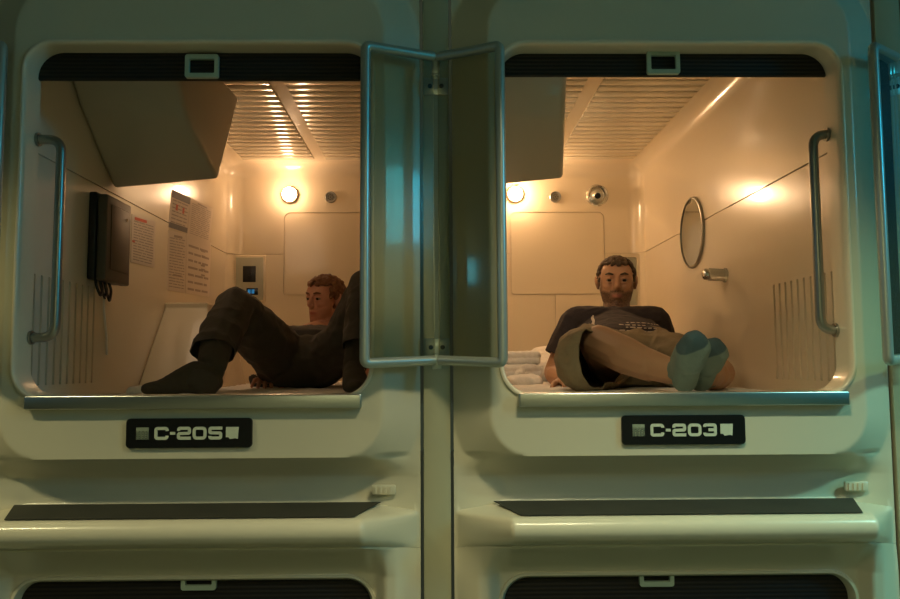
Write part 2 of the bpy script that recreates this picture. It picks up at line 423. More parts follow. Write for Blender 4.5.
# ------------------------------------------------------------------ blinds
def blind(cx, h0, h1, hw, y, label, hx, hh, group):
    t = empty('roller_blind', V(cx, y, h0))
    bm = bmesh.new(); hbox(bm, cx - hw, cx + hw, y, y + .012, h0, h1, .003); obj('blind_fabric', bm, 'blind', t)
    bm = bmesh.new()
    o2 = rrect(.043, -.031, .031, .006, .006, 3); i2 = rrect(.033, -.019, .019, .003, .003, 3); L = []
    for pts, yy in ((o2, y - .004), (o2, y - .016), (i2, y - .016), (i2, y - .004)): L.append([bm.verts.new(V(hx + a, yy, hh + b)) for a, b in pts])
    n = len(L[0]); L.append(L[0])
    for a, b in zip(L, L[1:]):
        for k in range(n): bm.faces.new((a[k], a[(k + 1) % n], b[(k + 1) % n], b[k]))
    o = obj('pull_handle', bm, 'plastic', t); o['label'] = 'pale green rectangular loop handle'
    tag(t, label, 'blind', group)
g = 'black roller blinds'
blind(.6, .757, .83, .438, .062, 'black roller blind rolled up at the top of opening C-203', .598, .789, g)
blind(-.6, .745, .83, .438, .060, 'black roller blind rolled up at the top of opening C-205', -.607, .777, g)
blind(.6, -1.42, -.505, .44, .07, 'black blind drawn down over the lower capsule under plate C-203', .548, -.523, g)
blind(-.6, -1.42, -.505, .44, .07, 'black blind drawn down over the lower capsule under plate C-205', -.592, -.521, g)

# ------------------------------------------------------------------ number plates
def stroke(bm, pts, w, y0, y1, rad=0, closed=False):
    """flat ribbon with thickness following a polyline in (x, h)"""
    P = [Vector((p[0], p[1], 0)) for p in pts]
    if rad: 
        if closed: 
            m = (P[0] + P[-1]) / 2; P = arc_path([m] + P + [m], rad, 4)[:-1]
        else: P = arc_path(P, rad, 4)
    n = len(P); L = []
    for i, p in enumerate(P):
        a = P[i - 1] if (i or closed) else P[i]; b = P[(i + 1) % n] if (i < n - 1 or closed) else P[i]
        d1 = (p - a).normalized() if (p - a).length else (b - p).normalized(); d2 = (b - p).normalized() if (b - p).length else d1
        n1 = Vector((-d1.y, d1.x, 0)); n2 = Vector((-d2.y, d2.x, 0)); m = (n1 + n2).normalized(); k = w / 2 / max(.5, m.dot(n1))
        L.append([bm.verts.new(V(q.x, y, q.y)) for q, y in ((p + m * k, y0), (p - m * k, y0), (p - m * k, y1), (p + m * k, y1))])
    rng = range(n if closed else n - 1)
    for i in rng:
        a, b = L[i], L[(i + 1) % n]
        for k in range(4): bm.faces.new((a[k], a[(k + 1) % 4], b[(k + 1) % 4], b[k]))
    if not closed: bm.faces.new(L[0][::-1]); bm.faces.new(L[-1])
def glyph(bm, ch, x, h, W, H, w, y0, y1):
    q = w / 2; l, r, b, t, m = x + q, x + W - q, h + q, h + H - q, h + H / 2; R = .35 * W
    if ch == 'C': stroke(bm, [(r + q * .2, t - H * .2), (r, t), (l, t), (l, b), (r, b), (r + q * .2, b + H * .2)], w, y0, y1, R * .35)
    elif ch == '0': stroke(bm, [(l, t), (l, b), (r, b), (r, t)], w, y0, y1, R * .6, True)
    elif ch == '2':
        stroke(bm, [(l, t - H * .2), (l, t), (r, t), (r, m), (l, m - q * .2), (l, b), (r + q, b)], w, y0, y1, R * .3)
    elif ch == '5': stroke(bm, [(r + q, t), (l, t), (l, m + q * .2), (r, m), (r, b), (l, b), (l, b + H * .16)], w, y0, y1, R * .3)
    elif ch == '3':
        stroke(bm, [(l, t - H * .16), (l, t), (r, t), (r, b), (l, b), (l, b + H * .16)], w, y0, y1, R * .3)
        stroke(bm, [(l + W * .28, m), (r - q * .9, m)], w, y0, y1)
    elif ch == '-': stroke(bm, [(x, m), (x + W, m)], w * .9, y0, y1)
def name_plate(cx, ch, text, label):
    t = empty('number_plate', V(cx, 0, ch))
    bm = bmesh.new(); pts = rrect(.153, ch - .036, ch + .036, .010, .010, 5)
    L = [[bm.verts.new(V(cx + x, y, h)) for x, h in pts] for y in (.002, -.006)]; s = [bm.verts.new(V(cx + x * .993, -.008, ch + (h - ch) * .97)) for x, h in pts]; L.append(s)
    n = len(pts)
    for a, b in zip(L, L[1:]):
        for k in range(n): bm.faces.new((a[k], a[(k + 1) % n], b[(k + 1) % n], b[k]))
    bm.faces.new(L[-1]); bm.faces.new(L[0][::-1])
    obj('plate', bm, 'plate', t)
    y0, y1 = -.0075, -.0098; H = .031; W = .0335; w = .0072; x = cx - .083
    for c in text:
        ww = W if c != '-' else .012
        bm = bmesh.new(); glyph(bm, c, x, ch - H / 2, ww, H, w, y0, y1)
        o = obj('plate_character', bm, 'white', t, smooth=False); x += ww + .0045
    # square marks at both ends of the number
    bm = bmesh.new(); X = cx - .127; q = .030
    hbox(bm, X, X + q, y1, y0, ch + .006, ch + .0145); 
    for k in range(5): hbox(bm, X, X + q, y1, y0, ch - .0145 + k * .0042, ch - .0121 + k * .0042)
    for k in range(4): hbox(bm, X + .002 + k * .008, X + .0055 + k * .008, y1, y0, ch - .0145, ch + .006)
    obj('plate_mark', bm, 'greyletter', t, smooth=False)
    bm = bmesh.new(); X = cx + .090
    P = [(X, ch + .0145), (X, ch - .010), (X + .006, ch - .010), (X + .010, ch - .0145), (X + .024, ch - .0125), (X + .029, ch - .0145), (X + .031, ch + .0145)]
    a = [bm.verts.new(V(x, y0, h)) for x, h in P]; b = [bm.verts.new(V(x, y1, h)) for x, h in P]
    bm.faces.new(a); bm.faces.new(b[::-1])
    for k in range(len(P)): bm.faces.new((a[k], b[k], b[(k + 1) % len(P)], a[(k + 1) % len(P)]))
    obj('plate_mark', bm, 'white', t, smooth=False)
    tag(t, label, 'sign', 'capsule number plates')
name_plate(.607, -.162, 'C-203', 'black number plate reading C-203 below the right capsule opening')
name_plate(-.604, -.162, 'C-205', 'black number plate reading C-205 below the left capsule opening')

# ------------------------------------------------------------------ grab bars
def grab_bar(x, xe, h0, h1, label):
    y = .065; bm = bmesh.new()
    tube(bm, arc_path([V(xe, y, h1), V(x, y, h1), V(x, y, h0), V(xe, y, h0)], .035, 7), .0125, 14)
    for h in (h0, h1): cyl(bm, V(xe - .004 * (1 if xe > x else -1), y, h), (1 if xe > x else -1, 0, 0), .018, .006, 16)
    tag(obj('grab_bar', bm, 'bar'), label, 'grab bar', 'capsule grab bars')
grab_bar(.992, 1.030, .085, .60, 'bent steel grab bar on the right edge of opening C-203')
grab_bar(-.970, -1.030, .075, .588, 'bent steel grab bar on the left edge of opening C-205')

# ------------------------------------------------------------------ privacy screens beside the openings
def privacy_screen(cx, wing, wx, label, rail=True):
    """one wing: acrylic pane in a bent tube frame hinged on the column"""
    s = wing; t = empty('privacy_screen', V(cx, .03, .0))
    xo, yo, xi, yi = cx + s * wx, -.07, cx + s * .006, .015
    h0, h1 = .005, .785; hi0, hi1 = .012, .79
    bm = bmesh.new(); tube(bm, arc_path([V(xi, yi, hi1), V(xo, yo, h1), V(xo, yo, h0), V(xi, yi, hi0)], .012, 5), .0125, 14); obj('tube_frame', bm, 'tube', t)
    a = [V(xi, yi, hi1 - .012), V(xo - s * .008, yo + .003, h1 - .01), V(xo - s * .008, yo + .003, h0 + .01), V(xi, yi, hi0 + .012)]
    bm = bmesh.new(); nrm = (a[1] - a[0]).cross(a[2] - a[1]).normalized() * .002
    A = [bm.verts.new(p - nrm) for p in a]; B = [bm.verts.new(p + nrm) for p in a]
    bm.faces.new(A); bm.faces.new(B[::-1])
    for k in range(4): bm.faces.new((A[k], B[k], B[(k + 1) % 4], A[(k + 1) % 4]))
    o = obj('acrylic_pane', bm, 'acrylic', t, smooth=False); o['label'] = 'clear acrylic pane'
    tag(t, label, 'screen', 'privacy screens on the columns')
def bracket(cx, label_top, label_bot):
    for h, lab in ((.725, label_top), (.045, label_bot)):
        t = empty('screen_bracket', V(cx, .054, h))
        bm = bmesh.new(); hbox(bm, cx - .032, cx + .032, .049, .0535, h - .023, h + .023, .0015)
        s = 1 if h > .4 else -1
        hbox(bm, cx - .012, cx + .012, .018, .049, h + s * .018, h + s * .022, .001); hbox(bm, cx - .012, cx + .012, .014, .018, min(h + s * .022, h + s * .055), max(h + s * .022, h + s * .055), .001)
        obj('bracket_plate', bm, 'tube', t)
        for dx in (-.015, .015):
            bm = bmesh.new(); lathe(bm, V(cx + dx, .049, h), (0, -1, 0), [(0, .006), (.002, .006), (.004, .0045), (.0045, .001)], 12); obj('screw', bm, 'black', t)
        tag(t, lab, 'bracket', 'privacy screen brackets')
privacy_screen(0, -1, .172, 'tube-framed acrylic screen wing angled over capsule C-205 from the centre column')
privacy_screen(0, 1, .158, 'tube-framed acrylic screen wing angled over capsule C-203 from the centre column')
privacy_screen(PITCH, -1, .112, 'tube-framed acrylic screen on the far right column, cut by the picture edge')
privacy_screen(-PITCH, 1, .142, 'tube-framed acrylic screen at the extreme left picture edge')
bracket(0, 'upper two-screw bracket holding the screens on the centre column', 'lower two-screw bracket holding the screens on the centre column')
bracket(PITCH, 'upper two-screw bracket on the far right column', 'lower two-screw bracket on the far right column')

# ------------------------------------------------------------------ inside fittings
def televison(cx, label, top_in=0, glow='tv_fill'):
    wl = cx - .498; t = empty('television', V(cx - .35, .7, 1.05))
    R = cx + .145 - .30 + .0 ; xr = cx - .155
    bm = bmesh.new()
    # section (y, h): bottom, sloping underside, top; left side sits lower and nearer
    right = [(.77, .645), (.50, .77), (.28, 1.03), (1.04, 1.03)]; left = [(.72, .60), (.44, .80), (.22, 1.03), (1.02, 1.03)]
    xs = [xr, xr - .025 - top_in, xr - .04 - top_in, xr]
    a = [bm.verts.new(V(x, y, h)) for x, (y, h) in zip(xs, right)]; b = [bm.verts.new(V(wl + .001, y, h)) for y, h in left]
    bm.faces.new(a); bm.faces.new(b[::-1])
    for k in range(4): bm.faces.new((a[k], b[k], b[(k + 1) % 4], a[(k + 1) % 4]))
    bmesh.ops.bevel(bm, geom=[e for e in bm.edges], offset=.016, segments=4, profile=.5, affect='EDGES')
    obj('housing', bm, 'tv', t, angle=50)
    # unseen screen on the slanting side facing the pillow; glow added to light faces
    p0, p1, p2, p3 = V(xr, .77, .645), V(wl, .72, .60), V(wl, 1.02, 1.03), V(xr, 1.04, 1.03)
    n = (p1 - p0).cross(p3 - p0).normalized()
    if n.y < 0: n = -n
    bm = bmesh.new(); q = []
    for u, v in ((.1, .12), (.9, .12), (.9, .85), (.1, .85)):
        q.append(p0.lerp(p1, u).lerp(p3.lerp(p2, u), v))
    A = [bm.verts.new(p - n * .002) for p in q]; B = [bm.verts.new(p + n * .004) for p in q]
    bm.faces.new(A); bm.faces.new(B[::-1])
    for k in range(4): bm.faces.new((A[k], B[k], B[(k + 1) % 4], A[(k + 1) % 4]))
    obj('screen', bm, glow, t, smooth=False)
    # mounting feet on the ceiling
    bm = bmesh.new()
    hbox(bm, cx - .44, cx - .24, .45, .94, 1.01, 1.062, .003)
    obj('ceiling_mount', bm, 'tv', t)
    tag(t, label, 'television', 'hanging televisions')
televison(-.6, 'wedge-shaped cream television housing hung at top left inside capsule C-205')
televison(.6, 'wedge-shaped cream television housing hung at top left inside capsule C-203', .012, 'tv_fill_bright')

def bulb(cx, label, bm_mat='bulb'):
    t = empty('wall_lamp', V(cx - .178, 2.25, .907))
    c = V(cx - .178, 2.25, .907)
    bm = bmesh.new(); lathe(bm, c, (0, -1, 0), [(0, .044), (.012, .044), (.020, .041), (.022, .039), (.022, .0375), (.020, .0365), (.020, .001)], 28); obj('lamp_base', bm, 'gel_in', t)
    bm = bmesh.new(); lathe(bm, c + Vector((0, -.021, 0)), (0, -1, 0), [(0, .036), (.014, .036), (.028, .031), (.038, .021), (.043, .010), (.044, .001)], 28); obj('glass_bulb', bm, bm_mat, t)
    tag(t, label, 'lamp', 'lit lamps on the back walls')
bulb(-.6, 'small round lit lamp on the back wall of capsule C-205', 'bulb_dim')
bulb(.6, 'small round lit lamp on the back wall of capsule C-203')
def speaker(cx, label):
    c = V(cx + .038, 2.25, .895); t = empty('wall_speaker', c)
    bm = bmesh.new(); lathe(bm, c, (0, -1, 0), [(0, .031), (.006, .031), (.009, .028), (.008, .023), (.004, .022), (.004, .001)], 24); obj('speaker_ring', bm, 'bar', t)
    bm = bmesh.new()
    for r, n in ((.005, 1), (.013, 7)):
        for k in range(n):
            a = k * 2 * math.pi / n; cyl(bm, c + Vector((r * math.cos(a) if n > 1 else 0, -.004, r * math.sin(a) if n > 1 else 0)), (0, -1, 0), .0032, .0015, 8)
    obj('speaker_holes', bm, 'black', t); tag(t, label, 'speaker', 'round wall speakers')
speaker(-.6, 'small round perforated speaker on back wall of C-205, right of its lamp')
speaker(.6, 'small round perforated speaker on back wall of C-203, between lamp and air nozzle')
def nozzle(cx, label):
    c = V(cx + .263, 2.25, .902); t = empty('air_nozzle', c)
    bm = bmesh.new(); lathe(bm, c, (0, -1, 0), [(0, .060), (.006, .060), (.012, .054), (.008, .046), (.002, .042), (.002, .001)], 32); obj('nozzle_ring', bm, 'chrome', t)
    bm = bmesh.new(); d = Vector((-.12, -1, -.25)).normalized(); lathe(bm, c + Vector((0, -.0, 0)), d, [(0, .038), (.015, .036), (.03, .028), (.04, .018), (.04, .001)], 28); obj('nozzle_ball', bm, 'steel', t)
    bm = bmesh.new(); lathe(bm, c + d * .0395, d, [(0, .016), (.002, .016), (.003, .012), (.0031, .001)], 20); obj('nozzle_hole', bm, 'black', t)
    tag(t, label, 'air nozzle', 'air nozzles')
nozzle(.6, 'chrome round air nozzle on the upper back wall of capsule C-203')
def control_panel(cx, label):
    t = empty('control_panel', V(cx - .39, 2.25, .46)); X0 = cx - .455
    bm = bmesh.new(); hbox(bm, X0 - .012, X0 + .155, 2.238, 2.252, .335, .585, .006, 3); obj('mounting_plate', bm, 'gel_in', t)
    bm = bmesh.new(); hbox(bm, X0, X0 + .143, 2.230, 2.238, .345, .572, .003); obj('panel_face', bm, 'panel', t)
    bm = bmesh.new(); hbox(bm, X0 + .038, X0 + .105, 2.226, 2.230, .44, .525, .001); cyl(bm, V(X0 + .07, 2.226, .485), (0, -1, 0), .012, .004, 16); obj('dial_window', bm, 'black', t)
    bm = bmesh.new(); hbox(bm, X0 + .058, X0 + .118, 2.226, 2.230, .372, .408, .001); d = obj('display', bm, 'plate', t)
    bm = bmesh.new()
    for k, dx in enumerate((.066, .074, .086, .094)):
        hbox(bm, X0 + dx, X0 + dx + .005, 2.2250, 2.2262, .379, .401)
    obj('display_digits', bm, 'lcd', d)
    bm = bmesh.new()
    for k in range(3): hbox(bm, X0 + .02 + k * .035, X0 + .04 + k * .035, 2.226, 2.230, .352, .362, .001)
    obj('button_row', bm, 'grey', t)
    tag(t, label, 'control panel')
control_panel(-.6, 'pale control panel with black window and blue display on back wall of C-205')

# small control box on the left wall of the left capsule
t = empty('coin_box', V(-1.07, .64, .28)); W = -1.1
bm = bmesh.new(); hbox(bm, W + .0005, W + .026, .535, .74, .275, .555, .006, 3); obj('back_housing', bm, 'black', t)
bm = bmesh.new(); hbox(bm, W + .026, W + .058, .54, .74, .272, .548, .006, 3); obj('front_cover', bm, 'grey', t)
bm = bmesh.new(); hbox(bm, W + .058, W + .061, .57, .715, .31, .52, .002); obj('cover_panel', bm, 'grey', t)
bm = bmesh.new(); cyl(bm, V(W + .061, .69, .49), (1, 0, 0), .006, .003, 12); obj('lock', bm, 'chrome', t)
bm = bmesh.new()
for k in range(3):
    y = .545 + .035 * k; pts = [V(W + .025, y, .28), V(W + .03, y - .005, .255), V(W + .035, y + .02, .222 - .006 * k), V(W + .03, y + .045, .25), V(W + .022, y + .04, .278)]
    P = arc_path(pts, .012, 4); tube(bm, P, .0045, 8)
obj('cable', bm, 'black', t)
CB = t; tag(t, 'black and grey coin box with looped cables on left wall of C-205', 'coin box')
bm = bmesh.new(); P = [V(W + .006, .66, .245), V(W + .005, .665, .18), V(W + .005, .69, .12), V(W + .005, .70, .04)]
tube(bm, arc_path(P, .03, 5), .004, 8); cc = obj('cord', bm, 'sheet', t); cc['label'] = 'thin pale hanging cord'

# notices on the left wall
def notice(name, q, mat, label, lines, marks=()):
    """q: four (y, h) corners: bottom near, bottom far, top far, top near"""
    t = empty(name, V(W, sum(p[0] for p in q) / 4, min(p[1] for p in q)))
    def at(u, v, x): a = Vector(q[0]).lerp(Vector(q[1]), u); b = Vector(q[3]).lerp(Vector(q[2]), u); p = a.lerp(b, v); return V(x, p.x, p.y)
    def quad(bm, u0, u1, v0, v1, x0, x1):
        A = [bm.verts.new(at(u, v, x0)) for u, v in ((u0, v0), (u1, v0), (u1, v1), (u0, v1))]; B = [bm.verts.new(at(u, v, x1)) for u, v in ((u0, v0), (u1, v0), (u1, v1), (u0, v1))]
        bm.faces.new(A[::-1]); bm.faces.new(B)
        for k in range(4): bm.faces.new((A[k], A[(k + 1) % 4], B[(k + 1) % 4], B[k]))
    bm = bmesh.new(); quad(bm, 0, 1, 0, 1, W + .0006, W + .0022); obj('sheet', bm, mat, t, smooth=False)
    bm = bmesh.new(); rnd = random.Random(len(label))
    for k in range(lines):
        v = .06 + .86 * k / lines; u = .08
        while u < .85:
            u2 = min(.92, u + rnd.uniform(.08, .4)); quad(bm, u, u2, v, v + .26 / lines, W + .0022, W + .0028); u = u2 + .05
    obj('printed_lines', bm, 'ink', t, smooth=False)
    for mm, u0, u1, v0, v1 in marks:
        bm = bmesh.new(); quad(bm, u0, u1, v0, v1, W + .003, W + .0036); obj('printed_block', bm, mm, t, smooth=False)
    tag(t, label, 'notice', 'notices on the left wall')
notice('wall_notice', [(.895, .376), (1.135, .383), (1.135, .566), (.895, .549)], 'paper', 'pale typed notice directly right of the coin box', 15, [('redink', .1, .6, .90, .96), ('redink', .02, .12, .42, .46)])
notice('wall_notice', [(1.29, .57), (1.53, .585), (1.572, .752), (1.33, .735)], 'paper', 'notice with dark header and two red marks, upper left of the four grouped notices', 9,
       [('darkpaper', 0, 1, .80, 1), ('darkpaper', .0, 1, .0, .14), ('redink', .25, .35, .5, .66), ('redink', .62, .72, .48, .64)])
notice('wall_notice', [(1.54, .58), (1.885, .597), (1.94, .772), (1.572, .752)], 'paper', 'finely printed notice, upper right of the four grouped notices', 16, [('ink', .3, .7, .92, .95)])
notice('wall_notice', [(1.29, .312), (1.525, .32), (1.525, .58), (1.29, .558)], 'paper', 'text notice with small dark headline, lower left of the four grouped notices', 18, [('ink', .3, .75, .90, .94), ('ink', .3, .75, .25, .28)])
notice('wall_notice', [(1.53, .32), (1.90, .334), (1.915, .60), (1.53, .582)], 'paper', 'white notice with a column of dark marks, lower right of the four grouped notices', 7,
       [('ink', .58, .74, .78, .81), ('ink', .6, .75, .69, .72), ('ink', .58, .74, .52, .55), ('ink', .6, .75, .45, .48), ('ink', .6, .75, .35, .38)])

# mirror and toilet-roll peg on the right wall
t = empty('wall_mirror', V(1.1, 1.40, .56)); c = V(1.1, 1.40, .56)
bm = bmesh.new(); lathe(bm, c, (-1, 0, 0), [(.0005, .153), (.010, .153), (.012, .150), (.012, .146), (.006, .145), (.006, .001)], 48); obj('mirror_frame', bm, 'bar', t)
bm = bmesh.new(); lathe(bm, c + Vector((-.0062, 0, 0)), (-1, 0, 0), [(0, .144), (.002, .144), (.0021, .001)], 48); obj('mirror_glass', bm, 'mirror', t, angle=20)
tag(t, 'round wall mirror on the right side wall of C-203', 'mirror')
t = empty('wall_peg', V(1.1, 1.03, .335)); c = V(1.1, 1.03, .335)
bm = bmesh.new(); lathe(bm, c, (-1, 0, .05), [(.0005, .028), (.006, .028), (.008, .024), (.064, .024), (.068, .022)], 24); obj('peg_body', bm, 'frost', t)
bm = bmesh.new(); lathe(bm, c + Vector((-.066, 0, .0033)), (-1, 0, .05), [(0, .022), (.012, .022), (.02, .017), (.023, .01), (.024, .001)], 24); obj('peg_tip', bm, 'chrome', t)
tag(t, 'cylindrical wall peg with chrome tip under the round mirror', 'peg')

# ------------------------------------------------------------------ bedding
def mattress(cx, label, seed):
    bm = bmesh.new(); nx, ny = 70, 130
    def top(x, y):
        n = noise.noise(Vector((x * 5 + seed, y * 4, 0))) * .008 + abs(noise.noise(Vector((x * 14, y * 9 + seed, 3)))) * .008
        e = min(1, (.485 - abs(x)) / .03) * min(1, (y - .12) / .03) * min(1, (2.20 - y) / .03)
        return -.088 + n * max(e, 0) - .012 * (1 - max(0, min(1, e)))
    g = [[bm.verts.new(V(cx + -.485 + .97 * i / nx, .12 + 2.08 * j / ny, top(-.485 + .97 * i / nx, .12 + 2.08 * j / ny))) for i in range(nx + 1)] for j in range(ny + 1)]
    for j in range(ny):
        for i in range(nx): bm.faces.new((g[j][i], g[j][i + 1], g[j + 1][i + 1], g[j + 1][i]))
    b = bmesh.ops.extrude_edge_only(bm, edges=[e for e in bm.edges if e.is_boundary]); vs = [v for v in b['geom'] if isinstance(v, bmesh.types.BMVert)]
    for v in vs:
        v.co.z = EYE - .205; v.co.x += (cx - v.co.x) * .18; v.co.y += (1.16 - v.co.y) * .08
    bmesh.ops.edgeloop_fill(bm, edges=[e for e in bm.edges if e.is_boundary])
    tag(obj('mattress', bm, 'sheet'), label, 'mattress', 'mattresses')
mattress(.6, 'white sheeted mattress under the man in shorts in C-203', 1.3)
mattress(-.6, 'white sheeted mattress under the man in trousers in C-205', 8.1)

def soft(name, hulls, mat, parent=None, voxel=.004, smooth=3, wr=(0, 0), cuts=(), solid=0, seed=0):
    return blob(name, hulls, mat, parent, voxel, smooth, wr, cuts, solid, seed)
def add_hull(bm, balls):
    tmp = bmesh.new()
    for p, r in balls:
        rr = r if isinstance(r, tuple) else (r, r, r)
        bmesh.ops.create_icosphere(tmp, subdivisions=2, radius=1, matrix=Matrix.Translation(Vector(p)) @ Matrix.Diagonal((*rr, 1)))
    if len(balls) > 1:
        res = bmesh.ops.convex_hull(tmp, input=tmp.verts[:])
        junk = [v for v in res['geom_interior'] if isinstance(v, bmesh.types.BMVert)] + [v for v in res['geom_unused'] if isinstance(v, bmesh.types.BMVert)]
        bmesh.ops.delete(tmp, geom=list(set(junk)), context='VERTS')
        bmesh.ops.recalc_face_normals(tmp, faces=tmp.faces)
    me = bpy.data.meshes.new('t'); tmp.to_mesh(me); tmp.free(); bm.from_mesh(me); bpy.data.meshes.remove(me)
def blob(name, hulls, mat, parent=None, voxel=.004, smooth=3, wr=(0, 0), cuts=(), solid=0, seed=0, paint=None):
    """one continuous surface grown over overlapping tapered hulls (voxel remesh), optionally cut at hems"""
    bm = bmesh.new()
    for h in hulls: add_hull(bm, h)
    me = bpy.data.meshes.new(name); bm.to_mesh(me); bm.free()
    o = bpy.data.objects.new(name, me); COL.objects.link(o)
    md = o.modifiers.new('r', 'REMESH'); md.mode = 'VOXEL'; md.voxel_size = voxel
    mod_apply(o)
    bm = bmesh.new(); bm.from_mesh(o.data)
    for _ in range(smooth): bmesh.ops.smooth_vert(bm, verts=bm.verts, factor=.5, use_axis_x=True, use_axis_y=True, use_axis_z=True)
    if wr[0]:
        bm.normal_update()
        for v in bm.verts:
            p = v.co * wr[1] + Vector((seed, seed * 2, 0))
            n = 1 - 2 * abs(noise.noise(p + Vector((noise.noise(p * .5) * 2, 0, 0)))); n2 = noise.noise(p * 2.7)
            v.co += v.normal * wr[0] * (n * .8 + n2 * .3)
        bmesh.ops.smooth_vert(bm, verts=bm.verts, factor=.5, use_axis_x=True, use_axis_y=True, use_axis_z=True)
    for co, no, rad in cuts:
        co = Vector(co); no = Vector(no).normalized()
        gv = {v for v in bm.verts if (v.co - co).length < rad}
        gf = [f for f in bm.faces if all(v in gv for v in f.verts)]; ge = list({e for f in gf for e in f.edges}); gg = list({v for f in gf for v in f.verts})
        bmesh.ops.bisect_plane(bm, geom=gg + ge + gf, plane_co=co, plane_no=no, clear_outer=False)
        bmesh.ops.delete(bm, geom=[f for f in bm.faces if (f.calc_center_median() - co).length < rad and (f.calc_center_median() - co).dot(no) > 0], context='FACES')
        bmesh.ops.delete(bm, geom=[v for v in bm.verts if not v.link_faces], context='VERTS')
    bm.to_mesh(o.data); bm.free()
    if solid:
        md = o.modifiers.new('s', 'SOLIDIFY'); md.thickness = solid; md.offset = -1; mod_apply(o)
    if paint:
        ca = o.data.color_attributes.new('mask', 'FLOAT_COLOR', 'POINT')
        for i, v in enumerate(o.data.vertices): ca.data[i].color = (*paint(v.co), 1)
    o.data.materials.clear(); o.data.materials.append(M[mat])
    for p in o.data.polygons: p.use_smooth = True
    if parent: o.parent = parent; o.matrix_parent_inverse = parent.matrix_basis.inverted()
    return o
# folded towels and crumpled linen, right capsule
def towel(name, x0, x1, y0, y1, h0, layers, th, label, rot=0, seed=0):
    hs = []; rnd = random.Random(seed)
    for k in range(layers):
        j = rnd.uniform(-.006, .006); z = h0 + th * (k + .5); r = th * .52
        hs.append([(V(x0 + r + j, y0 + r, z), r), (V(x1 - r + j, y0 + r, z), r), (V(x1 - r + j, y1 - r, z), r), (V(x0 + r + j, y1 - r, z), r)])
    return tag(blob(name, hs, 'towel', None, .005, 1, (.007, 16), seed=seed), label, 'towel')
towel('folded_towel', .285, .46, 1.52, 1.80, -.080, 3, .026, 'white folded towel lying lowest in the pile at left of C-203', 0, 3)
towel('folded_towel', .30, .455, 1.55, 1.80, .004, 2, .026, 'white folded towel on top of the pile at left of C-203', 0, 5)
P = [[(V(.46, 1.70, -.035), .04), (V(.56, 1.82, -.03), .05), (V(.53, 1.92, .03), .05), (V(.45, 1.95, -.03), .04)]]
tag(blob('pillow', [[(V(.50, 1.90, -.03), .045), (V(.62, 1.90, -.03), .045), (V(.52, 2.10, .04), .05), (V(.62, 2.10, .05), .05), (V(.50, 2.10, -.03), .045)]], 'sheet', None, .006, 2, (.008, 12)),
    'white crumpled pillow behind the folded towels in C-203', 'pillow')
tag(blob('crumpled_cloth', [[(V(.33, 1.36, -.068), .016), (V(.42, 1.34, -.068), .018), (V(.40, 1.44, -.062), .02), (V(.31, 1.46, -.068), .018)], [(V(.345, 1.45, -.055), .014), (V(.36, 1.47, -.02), .016)]], 'towel', None, .005, 1, (.008, 25)),
    'small crumpled white cloth in front of the towel pile in C-203', 'cloth')
tag(blob('crumpled_blanket', [[(V(-.98, .62, -.082), .016), (V(-.88, .66, -.084), .014), (V(-.95, .74, -.080), .018)], [(V(-.92, .70, -.078), .018), (V(-.83, .80, -.083), .012)]], 'towel', None, .005, 1, (.006, 20)),
    'crumpled white blanket corner by the foot in C-205', 'blanket')

# ------------------------------------------------------------------ people
def frame(fwd, up=(0, 0, 1)):
    f = Vector(fwd).normalized(); r = f.cross(Vector(up)).normalized(); u = r.cross(f)
    return Matrix((r, f, u)).transposed()      # columns: right, forward, up
def head_parts(c, R, s, jaw=1.0):
    def q(x, y, z): return V(*c) + R @ (Vector((x, y, z)) * s)
    def B(x, y, z, r): return (q(x, y, z), r * s)
    H = []
    H.append([B(0, -.02, .035, .076), B(0, .012, .040, .071), B(.012, -.012, .035, .070), B(-.012, -.012, .035, .070)])      # cranium
    H.append([B(-.026, .042, .042, .040), B(.026, .042, .042, .040), B(-.036, .036, 0, .034), B(.036, .036, 0, .034), B(0, .045, 0, .04), B(0, .03, -.02, .05)])
    H.append([B(-.040 * jaw, .030, -.020, .029), B(.040 * jaw, .030, -.020, .029), B(-.036 * jaw, .022, -.062, .023), B(.036 * jaw, .022, -.062, .023), B(-.014, .060, -.090, .018), B(.014, .060, -.090, .018), B(0, .062, -.03, .026)])
    H.append([B(-.032, .064, -.012, .017), B(-.044, .050, -.006, .017)]); H.append([B(.032, .064, -.012, .017), B(.044, .050, -.006, .017)])   # cheeks
    for k in (-1, 1):
        H.append([B(k * .014, .082, .034, .008), B(k * .030, .080, .038, .008), B(k * .045, .066, .034, .007)])     # brow ridge
        H.append([B(k * .011, .093, -.020, .0075), B(k * .004, .096, -.020, .008)])
        H.append([B(k * .076, .0, .022, .008), B(k * .083, -.012, .030, .008), B(k * .082, -.012, .008, .009), B(k * .076, .002, -.016, .007)])
    H.append([B(0, .082, .030, .008), B(0, .101, -.008, .0095), B(0, .104, -.014, .0105), B(0, .088, -.020, .012)])    # nose
    H.append([B(-.020, .077, -.050, .0055), B(0, .086, -.047, .0065), B(.020, .077, -.050, .0055)])
    H.append([B(-.016, .076, -.057, .0060), B(0, .084, -.059, .0075), B(.016, .076, -.057, .0060)])
    H.append([B(0, .068, -.086, .018), B(0, .066, -.080, .018)])
    return H, q, B
